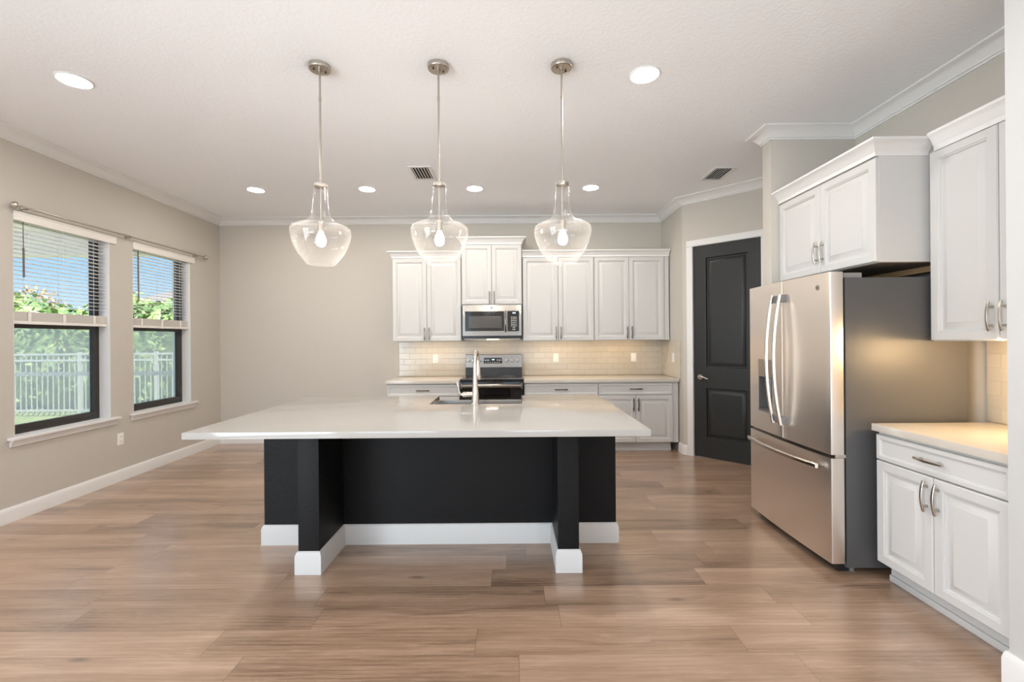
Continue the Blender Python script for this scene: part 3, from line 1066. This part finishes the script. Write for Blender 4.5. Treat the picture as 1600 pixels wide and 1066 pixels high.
# ------------------------------------------------------------------ island
IX0, IX1 = -1.711, 0.705
IY0, IY1 = 3.080, 3.955
t = thing('kitchen_island', 'black painted kitchen island base with two short wing walls and white baseboard', 'kitchen island', (0, 0, 0))
ZI = 0.861
MB().box(IX0, IX1, IY0, IY0 + 0.12, 0, ZI).build('front_wall', M['black_wall'], t)
MB().box(IX0, IX0 + 0.09, IY0 + 0.12, IY1, 0, ZI).build('side_wall', M['black_wall'], t)
MB().box(IX1 - 0.09, IX1, IY0 + 0.12, IY1, 0, ZI).build('side_wall', M['black_wall'], t)
for x0, x1 in ((-1.293, -1.167), (0.267, 0.394)):
    MB().box(x0, x1, 2.690, IY0 - 0.0005, 0, ZI, 0.003).build('wing_wall', M['black_wall'], t)
# cook's side: panelled cabinet fronts facing the range
b = MB()
b.box(IX0 + 0.09, -0.70, IY1 - 0.05, IY1 - 0.03, 0.10, ZI)
b.box(0.13, IX1 - 0.09, IY1 - 0.05, IY1 - 0.03, 0.10, ZI)
b.box(-0.70, 0.13, IY1 - 0.05, IY1 - 0.03, 0.10, 0.62)
b.build('cabinet_front', M['cab'], t)
MB().box(IX0 + 0.09, IX1 - 0.09, IY1 - 0.12, IY1 - 0.10, 0, 0.10).build('toe_kick', M['cab'], t)
for x0, x1 in ((-1.60, -1.16), (-1.15, -0.71), (0.14, 0.60)):
    b = MB()
    b.panel(-x1, -x0, 0.12, 0.84, 0.0, PNL)
    b.bm.transform(Matrix.Translation((0, IY1 - 0.029, 0)) @ Matrix.Rotation(PI, 4, 'Z'))
    b.build('door', M['cab'], t)
ip = [(IX1, IY1), (IX1, IY0), (0.394, IY0), (0.394, 2.69), (0.267, 2.69), (0.267, IY0), (-1.167, IY0), (-1.167, 2.69), (-1.293, 2.69), (-1.293, IY0), (IX0, IY0), (IX0, IY1)]
# walk it so that the room is on the right-hand side
MB().sweep(list(reversed(ip)), [(0.0003, 0.0003), (0.016, 0.0003), (0.016, 0.108), (0.009, 0.130), (0.0003, 0.136)]).build('baseboard', M['trim_shaded'], t, label='white baseboard')

SX0, SX1, SY0 = -0.648, 0.078, 3.462
b = MB()
poly = [(-1.814, 2.452), (0.757, 2.452), (0.757, 3.982), (SX1, 3.982), (SX1, SY0), (SX0, SY0), (SX0, 3.982), (-1.814, 3.982)]
b.prism(poly, 0.8625, 0.900)
es = [e_ for e_ in b.bm.edges]
bmesh.ops.bevel(b.bm, geom=es, offset=0.003, segments=2, profile=0.7, affect='EDGES')
b.build('island_countertop', M['quartz'], label='large white quartz island countertop overhanging the black base', cat='countertop')

# apron sink, its rim just below the worktop
t = thing('sink', 'stainless apron sink set into the back of the white island top', 'sink', (0, 0, 0))
b = MB()
o0, o1, p0, p1 = SX0 + 0.001, SX1 - 0.001, SY0 + 0.001, 3.995
w_ = 0.014
zr, zb = 0.8615, 0.645
rim = lambda x0, x1, y0, y1, z: [(x0, y0, z), (x1, y0, z), (x1, y1, z), (x0, y1, z)]
b.rings([rim(o0, o1, p0, p1, zb - 0.012), rim(o0, o1, p0, p1, zr), rim(o0 + w_, o1 - w_, p0 + w_, p1 - w_, zr),
         rim(o0 + w_ + 0.002, o1 - w_ - 0.002, p0 + w_ + 0.002, p1 - w_ - 0.002, zr - 0.01),
         rim(o0 + 0.03, o1 - 0.03, p0 + 0.03, p1 - 0.03, zb + 0.01), rim(o0 + 0.05, o1 - 0.05, p0 + 0.05, p1 - 0.05, zb)])
b.build('basin', M['steel'], t)
b = MB().lathe([(0.045, zb + 0.0005), (0.045, zb + 0.003), (0.03, zb + 0.004), (0.001, zb + 0.002)], (SX0 + SX1) / 2, 3.78)
b.build('drain', M['chrome'], t)

# faucet
t = thing('faucet', 'tall brushed gooseneck faucet standing behind the island sink', 'faucet', (-0.284, 3.425, 0.9003), math.radians(-3.5))
b = MB().lathe([(0.031, 0.0), (0.031, 0.006), (0.0275, 0.010), (0.0265, 0.075), (0.0245, 0.105), (0.0205, 0.14), (0.0165, 0.24), (0.0150, 0.31)], seg=24)
b.build('body', M['chrome'], t)
b = MB()
P = [(0, 0, 0.30)]
Rg = 0.085
for i in range(13):
    a = PI * i / 12
    P.append((0, Rg - Rg * math.cos(a), 0.325 + Rg * math.sin(a)))
P.append((0, 2 * Rg, 0.295))
b.tube(P, [0.0150] + [0.0130] * 14, 14)
b.build('spout', M['chrome'], t)
b = MB().tube([(0, 2 * Rg, 0.298), (0, 2 * Rg, 0.27), (0, 2 * Rg + 0.002, 0.19), (0, 2 * Rg + 0.002, 0.175)], [0.014, 0.018, 0.024, 0.020], 16)
b.build('spray_head', M['chrome'], t)
b = MB().tube([(-0.015, 0, 0.078), (-0.055, -0.002, 0.078), (-0.085, -0.004, 0.078), (-0.098, -0.004, 0.078)], [0.018, 0.019, 0.022, 0.017], 16)
b.tube([(-0.088, -0.004, 0.078), (-0.112, -0.006, 0.080), (-0.126, -0.010, 0.105), (-0.128, -0.014, 0.14), (-0.135, -0.018, 0.175), (-0.136, -0.018, 0.180)], [0.012, 0.010, 0.008, 0.008, 0.007, 0.004], 10)
b.build('lever_handle', M['chrome'], t)

# ------------------------------------------------------------------ refrigerator
t = thing('refrigerator', 'stainless french-door refrigerator with bottom freezer and charcoal side', 'refrigerator', (1.885, 3.556, 0), math.radians(-90.8))
FW = 0.923
cur = lambda x: -0.014 * (1 - ((x - FW / 2) / (FW / 2)) ** 2)          # gently crowned door fronts
MB().box(0.006, FW - 0.006, 0.090, 0.80, 0.035, 1.747, 0.004).build('cabinet_body', M['fridge_side'], t, label='dark charcoal cabinet body')
MB().box(0.012, FW - 0.012, 0.075, 0.0905, 0.07, 1.74).build('door_gasket', M['gasket'], t)
b = MB().box(0.03, FW - 0.03, 0.05, 0.12, 0.010, 0.058)
b.build('base_grille', M['dark'], t)


def slab(mb, x0, x1, z0, z1, yb_=0.075, r0=True, r1=True, n=10):
    """door slab with a crowned front and rounded vertical edges"""
    P_ = []
    rr = 0.008
    for i in range(n + 1):
        x_ = x0 + (x1 - x0) * i / n
        y_ = cur(x_)
        if i == 0 and r0:
            P_ += [(x0, y_ + rr), (x0 + rr * 0.3, y_ + rr * 0.3), (x0 + rr, y_)]
        elif i == n and r1:
            P_ += [(x1 - rr, y_), (x1 - rr * 0.3, y_ + rr * 0.3), (x1, y_ + rr)]
        else:
            P_.append((x_, y_))
    P_ += [(x1, yb_), (x0, yb_)]
    mb.prism(P_, z0, z1)


ZD0, ZD1 = 0.703, 1.782
hx0, hx1, hz0, hz1 = 0.140, 0.335, 0.845, 1.235
b = MB()
slab(b, 0.002, FW / 2 - 0.003, ZD0, hz0)
slab(b, 0.002, FW / 2 - 0.003, hz1, ZD1)
slab(b, 0.002, hx0, hz0, hz1, r1=False)
slab(b, hx1, FW / 2 - 0.003, hz0, hz1, r0=False)
ld = b.build('french_door', M['steel_v'], t)
b = MB()
slab(b, FW / 2 + 0.003, FW - 0.002, ZD0, ZD1)
rd = b.build('french_door', M['steel_v'], t)
b = MB()
slab(b, 0.002, FW - 0.002, 0.062, 0.682)
fd = b.build('freezer_drawer', M['steel_v'], t)
# dispenser in the left door
dp = MB().box(hx0 + 0.001, hx1 - 0.001, cur(0.14) + 0.0005, 0.06, 1.105, hz1 - 0.001).build('dispenser_panel', M['disp'], ld)
b = MB()
b.box(hx0 + 0.001, hx1 - 0.001, 0.058, 0.073, hz0 + 0.001, 1.1045)
b.box(hx0 + 0.001, hx0 + 0.006, cur(0.14) + 0.002, 0.058, hz0 + 0.001, 1.1045)
b.box(hx1 - 0.006, hx1 - 0.001, cur(0.14) + 0.002, 0.058, hz0 + 0.001, 1.1045)
b.box(hx0 + 0.006, hx1 - 0.006, cur(0.14) - 0.004, 0.058, hz0 + 0.001, hz0 + 0.016)
b.build('dispenser_recess', M['disp_in'], ld)
b = MB().box((hx0 + hx1) / 2 - 0.02, (hx0 + hx1) / 2 + 0.02, 0.02, 0.03, 0.93, 1.06, 0.004)
b.cyl(((hx0 + hx1) / 2, 0.03, 1.03), ((hx0 + hx1) / 2, 0.03, 1.1045), 0.02)
b.build('dispenser_paddle', M['grey_plastic'], ld)


for xh, par in ((FW / 2 - 0.045, ld), (FW / 2 + 0.045, rd)):
    zc, L = 1.245, 0.89
    P = []
    for i in range(17):
        s_ = -1 + 2 * i / 16
        P.append((xh, cur(xh) - 0.040 - 0.045 * (1 - s_ * s_), zc + s_ * L / 2))
    b = MB().tube(P, 1.0, flat=(0.026, 0.018), up=(0, 1, 0))
    hd = b.build('handle', M['chrome'], par)
    for sg in (-1, 1):
        zz = zc + sg * (L / 2 - 0.028)
        MB().box(xh - 0.011, xh + 0.011, cur(xh) - 0.046, cur(xh) + 0.002, zz - 0.026, zz + 0.026, 0.003).build('handle_mount', M['grey_plastic'], hd)
P = []
for i in range(17):
    s_ = -1 + 2 * i / 16
    x_ = FW / 2 + s_ * 0.395
    P.append((x_, cur(x_) - 0.040 - 0.030 * (1 - s_ * s_), 0.622))
hd = MB().tube(P, 1.0, flat=(0.030, 0.022), up=(0, 1, 0)).build('handle', M['chrome'], fd)
for sg in (-1, 1):
    x_ = FW / 2 + sg * 0.375
    MB().tube([(x_, cur(x_) + 0.002, 0.622), (x_, cur(x_) - 0.012, 0.622), (x_, cur(x_) - 0.042, 0.622)], [0.019, 0.015, 0.012], 14).build('handle_mount', M['steel'], hd)
b = MB()
emblem(rd, M['nickel'], M['nickel_dark'], 0.820, cur(0.820) - 0.0, 1.700, 0.0175)
for xx in (0.02, FW - 0.10):
    MB().box(xx, xx + 0.08, 0.055, 0.20, 1.7475, 1.778, 0.004).build('hinge_cover', M['grey_plastic'], t)
for xx in (0.01, FW - 0.012):
    MB().box(xx - 0.004, xx + 0.004, 0.030, 0.110, 0.683, 0.702).build('hinge', M['chrome'], t)
for xx in (0.06, FW - 0.06):
    MB().cyl((xx, 0.15, 0.0), (xx, 0.15, 0.036), 0.02).build('levelling_foot', M['grey_plastic'], t)
    MB().cyl((xx, 0.72, 0.0), (xx, 0.72, 0.036), 0.02).build('levelling_foot', M['grey_plastic'], t)

# ------------------------------------------------------------------ pendant lamps
SHP = [(0.080, 0.0), (0.083, 0.004), (0.110, 0.033), (0.140, 0.077), (0.163, 0.130), (0.175, 0.178), (0.1765, 0.200), (0.172, 0.217), (0.160, 0.230), (0.140, 0.240), (0.112, 0.250),
       (0.090, 0.259), (0.075, 0.270), (0.063, 0.286), (0.055, 0.305), (0.050, 0.330), (0.0465, 0.360), (0.0435, 0.400), (0.0415, 0.440), (0.0405, 0.470)]
ZS = 1.862            # bottom rim of the shade
t = thing('pendant_lamp', 'clear glass pendant over the left end of the island, nearest the windows', 'pendant lamp', (-1.160, 2.733, 0), 0, 'glass pendants over the island')
b = MB().lathe([(0.064, H - 0.0005), (0.064, H - 0.021), (0.062, H - 0.025), (0.055, H - 0.027), (0.053, H - 0.0245), (0.012, H - 0.0245), (0.012, H - 0.040), (0.001, H - 0.041)], seg=36)
cn = b.build('canopy', M['nickel'], t)
b = MB()
for a in (0.6, 0.6 + PI):
    b.lathe([(0.006, H - 0.0245), (0.006, H - 0.033), (0.003, H - 0.035), (0.0005, H - 0.035)], 0.034 * math.cos(a), 0.034 * math.sin(a), 12)
b.build('screws', M['nickel_dark'], cn)
MB().cyl((0, 0, H - 0.040), (0, 0, ZS + 0.495), 0.0062, seg=12).cyl((0, 0, 2.86), (0, 0, 2.885), 0.008, seg=12).build('rod', M['nickel'], t)
b = MB().lathe([(0.006, ZS + 0.500), (0.030, ZS + 0.496), (0.0395, ZS + 0.490), (0.0395, ZS + 0.474), (0.034, ZS + 0.470), (0.006, ZS + 0.468)], seg=28)
b.build('cap', M['nickel'], t)
b = MB().cyl((0, 0, ZS + 0.470), (0, 0, ZS + 0.262), 0.0055, seg=12)
b.lathe([(0.008, ZS + 0.262), (0.018, ZS + 0.258), (0.018, ZS + 0.205), (0.014, ZS + 0.200)], seg=20)
b.build('socket', M['nickel'], t)
b = MB()
outer = [(r, ZS + z_) for r, z_ in SHP]
inner = [(r - 0.003, ZS + z_ + (0.001 if i else 0.0)) for i, (r, z_) in enumerate(SHP)]
b.lathe(outer + list(reversed(inner)), seg=48, cap0=False, cap1=False)
v = b.bm.verts
b.build('glass_shade', M['seeded'], t, sharp=60)
b = MB().lathe([(0.012, ZS + 0.200), (0.014, ZS + 0.190), (0.024, ZS + 0.170), (0.029, ZS + 0.150), (0.027, ZS + 0.130), (0.019, ZS + 0.117), (0.008, ZS + 0.112), (0.0005, ZS + 0.111)], seg=24)
b.build('bulb', M['bulb'], t)
copy_thing(t, (-0.437, 2.735, 0), 'clear glass pendant over the island between the other two pendants')
copy_thing(t, (0.315, 2.737, 0), 'clear glass pendant over the right end of the island, nearest the fridge')

# ------------------------------------------------------------------ recessed lamps
GR = 'round recessed ceiling lamps'


def can(label, x, y, lens):
    t_ = thing('recessed_lamp', label, 'ceiling lamp', (x, y, H), 0, GR)
    b_ = MB().lathe([(0.098, -0.0004), (0.096, -0.005), (0.088, -0.009), (0.080, -0.006), (0.076, -0.0010)], seg=40)
    b_.build('trim_ring', M['trim'], t_)
    b_ = MB().lathe([(0.079, -0.0005), (0.078, -0.0062), (0.060, -0.0072), (0.001, -0.0075)], seg=40, cap0=True)
    b_.build('lens', lens, t_)
    return t_


c0 = can('round recessed ceiling lamp nearest the window wall, in the foreground', -2.779, 2.858, M['lens'])
copy_thing(c0, (0.856, 2.843, H), 'round recessed ceiling lamp right of the pendants, in the foreground')
c1 = can('small recessed lamp in the far row, closest to the left wall', -2.82, 4.955, M['lens_far'])
copy_thing(c1, (-1.59, 4.955, H), 'small recessed lamp in the far row, seen between the left and middle pendants')
copy_thing(c1, (-0.40, 4.965, H), 'small recessed lamp in the far row, seen between the middle and right pendants')
copy_thing(c1, (0.886, 4.965, H), 'small recessed lamp in the far row, right of all pendants')
# unseen ceiling lights added behind the camera to brighten the room
for x_, y_ in ((-2.78, 0.5), (0.86, 0.5), (-2.78, -2.2), (0.86, -2.2)):
    l_ = area_light('added_ceiling_light', (x_, y_, H - 0.01), (0, 0, -1), 0.16, 0.16, CAN_W * 1.0, (1.0, 0.95, 0.90))
    l_.data.shape = 'DISK'


# ------------------------------------------------------------------ air vents
def vent(label, x, y, wx, wy, ang=0.0, tilt=35):
    t_ = thing('ceiling_vent', label, 'air vent', (x, y, H), ang, 'slotted ceiling air vents')
    f_ = 0.028
    b_ = MB()
    for x0, x1, y0, y1 in ((-wx / 2, -wx / 2 + f_, -wy / 2, wy / 2), (wx / 2 - f_, wx / 2, -wy / 2, wy / 2), (-wx / 2 + f_, wx / 2 - f_, -wy / 2, -wy / 2 + f_), (-wx / 2 + f_, wx / 2 - f_, wy / 2 - f_, wy / 2)):
        b_.box(x0, x1, y0, y1, -0.010, -0.0005, 0.002)
    b_.build('frame', M['trim'], t_)
    MB().box(-wx / 2 + f_, wx / 2 - f_, -wy / 2 + f_, wy / 2 - f_, -0.002, -0.0006).build('duct', M['shade_in'], t_)
    b_ = MB()
    n_ = 6
    for i in range(n_):
        xc = -wx / 2 + f_ + (wx - 2 * f_) * (i + 0.5) / n_
        q = MB().box(-0.0012, 0.0012, -wy / 2 + f_, wy / 2 - f_, -0.009, 0.009)
        q.bm.transform(Matrix.Translation((xc, 0, -0.0085)) @ Matrix.Rotation(math.radians(tilt), 4, 'Y'))
        b_.merge(q.bm)
    b_.build('louvres', M['trim'], t_)


vent('white slotted ceiling vent beside the middle pendant rod', -0.886, 4.49, 0.225, 0.36, 0.0, -45)
vent('white slotted ceiling vent with dark gaps above the pantry door', 2.115, 4.57, 0.225, 0.36, 0.0, 38)

# ------------------------------------------------------------------ outdoors, seen through the left windows
struct('floor_lanai', M['pave'], MB().box(-9.0, -4.21, -3.0, 6.5, -0.14, -0.06))
tag(MB().box(-30, 12, 6.5, 60, -0.22, -0.16).build('lawn', M['grass'], kind='stuff'), 'pale sunlit lawn strip outside the left windows', 'lawn')
struct('trim_5', M['lanai'], MB().box(-9.0, -4.25, 6.25, 6.42, 2.62, 2.95).box(-9.0, -4.25, 4.9, 6.25, 2.90, 2.98))
t = thing('patio_screen_frame', 'white patio frame of slim posts and a chair rail outside the left windows', 'patio frame', (0, 0, 0))
for xx in (-5.90, -4.72, -7.6):
    MB().box(xx - 0.04, xx + 0.04, 6.29, 6.37, -0.06, 2.62).build('post', M['lanai'], t)
MB().box(-7.56, -5.94, 6.31, 6.35, 0.93, 0.985).box(-5.86, -4.76, 6.31, 6.35, 0.93, 0.985).build('chair_rail', M['lanai'], t)
t = thing('garden_fence', 'pale metal picket fence across the lawn in front of the hedge', 'fence', (0, 9.5, 0))
fx0, fx1 = -15.6, -5.6
b = MB()
for z_ in (1.15, 1.02, -0.04):
    b.box(fx0, fx1, -0.015, 0.015, z_ - 0.02, z_ + 0.02)
b.build('rails', M['fence'], t)
b = MB()
xq = fx0
while xq < fx1:
    b.box(xq - 0.007, xq + 0.007, -0.008, 0.008, -0.12, 1.15)
    xq += 0.115
b.build('picket_panel', M['fence'], t)
for i in range(7):
    xx = -9.16 + (i - 4) * 1.62
    if fx0 <= xx <= fx1:
        MB().box(xx - 0.032, xx + 0.032, -0.032, 0.032, -0.16, 1.20).build('post', M['fence'], t)


def foliage(mb, cx, cy, cz, rx, ry, rz, n, size, seed, shell=0.55):
    r_ = random.Random(seed)
    for _ in range(n):
        while True:
            p = Vector((r_.uniform(-1, 1), r_.uniform(-1, 1), r_.uniform(-1, 1)))
            if shell < p.length < 1:
                break
        c = Vector((cx + p.x * rx, cy + p.y * ry, cz + p.z * rz))
        a = Vector((r_.gauss(0, 1), r_.gauss(0, 1), r_.gauss(0, 1))).normalized()
        q = a.orthogonal().normalized()
        w2 = a.cross(q)
        s_ = size * r_.uniform(0.6, 1.3)
        vs = [c - a * s_, c + q * s_ * 0.4 + w2 * s_ * 0.1, c + a * s_, c - q * s_ * 0.4 + w2 * s_ * 0.1]
        mb.bm.faces.new([mb.bm.verts.new(v_) for v_ in vs])


b = MB()
r2 = random.Random(3)
xq = -17.0
i = 0
while xq < -5.2:
    hh_ = 2.45 + r2.uniform(-0.25, 0.25)
    t2 = bmesh.new()
    bmesh.ops.create_icosphere(t2, subdivisions=3, radius=1.0)
    for v_ in t2.verts:
        k_ = 1 + 0.10 * math.sin(9 * v_.co.x + i) * math.cos(8 * v_.co.z + 2 * i) + 0.06 * math.sin(17 * v_.co.y + v_.co.z * 13)
        v_.co = Vector((xq + v_.co.x * 0.62 * k_, 10.75 + v_.co.y * 0.55 * k_, hh_ / 2 - 0.15 + v_.co.z * (hh_ / 2) * k_))
    b.merge(t2)
    foliage(b, xq, 10.7, hh_ / 2 - 0.1, 0.80, 0.80, hh_ / 2 + 0.12, 620, 0.10, i + 50, 0.70)
    xq += 0.78
    i += 1
for v_ in b.bm.verts:
    v_.co.z = max(v_.co.z, -0.158)
b.build('hedge', M['leaf'], label='dense green hedge behind the pale fence outside', cat='hedge', sharp=80)
t = thing('garden_tree', 'small reddish tree rising above the hedge outside the near window', 'tree', (-13.9, 13.0, -0.150))
MB().tube([(0, 0, 0), (0.05, 0, 1.2), (0.0, 0.05, 2.6)], [0.09, 0.07, 0.04], 8).build('trunk', M['bark'], t)
b = MB()
foliage(b, 0, 0, 2.45, 0.75, 0.7, 0.75, 500, 0.08, 99, 0.2)
b.build('crown', M['leaf_red'], t)
t = thing('street_house', 'distant house with grey hipped roof beyond the hedge', 'house', (-24.0, 36.0, -0.16))
MB().box(-7.5, 7.5, -5, 5, 0, 3.0).build('walls', M['stucco'], t)
b = MB()
b.rings([[(-8.1, -5.6, 3.0), (8.1, -5.6, 3.0), (8.1, 5.6, 3.0), (-8.1, 5.6, 3.0)], [(-3.0, -0.05, 5.7), (3.0, -0.05, 5.7), (3.0, 0.05, 5.7), (-3.0, 0.05, 5.7)]])
b.build('roof', M['roof'], t)
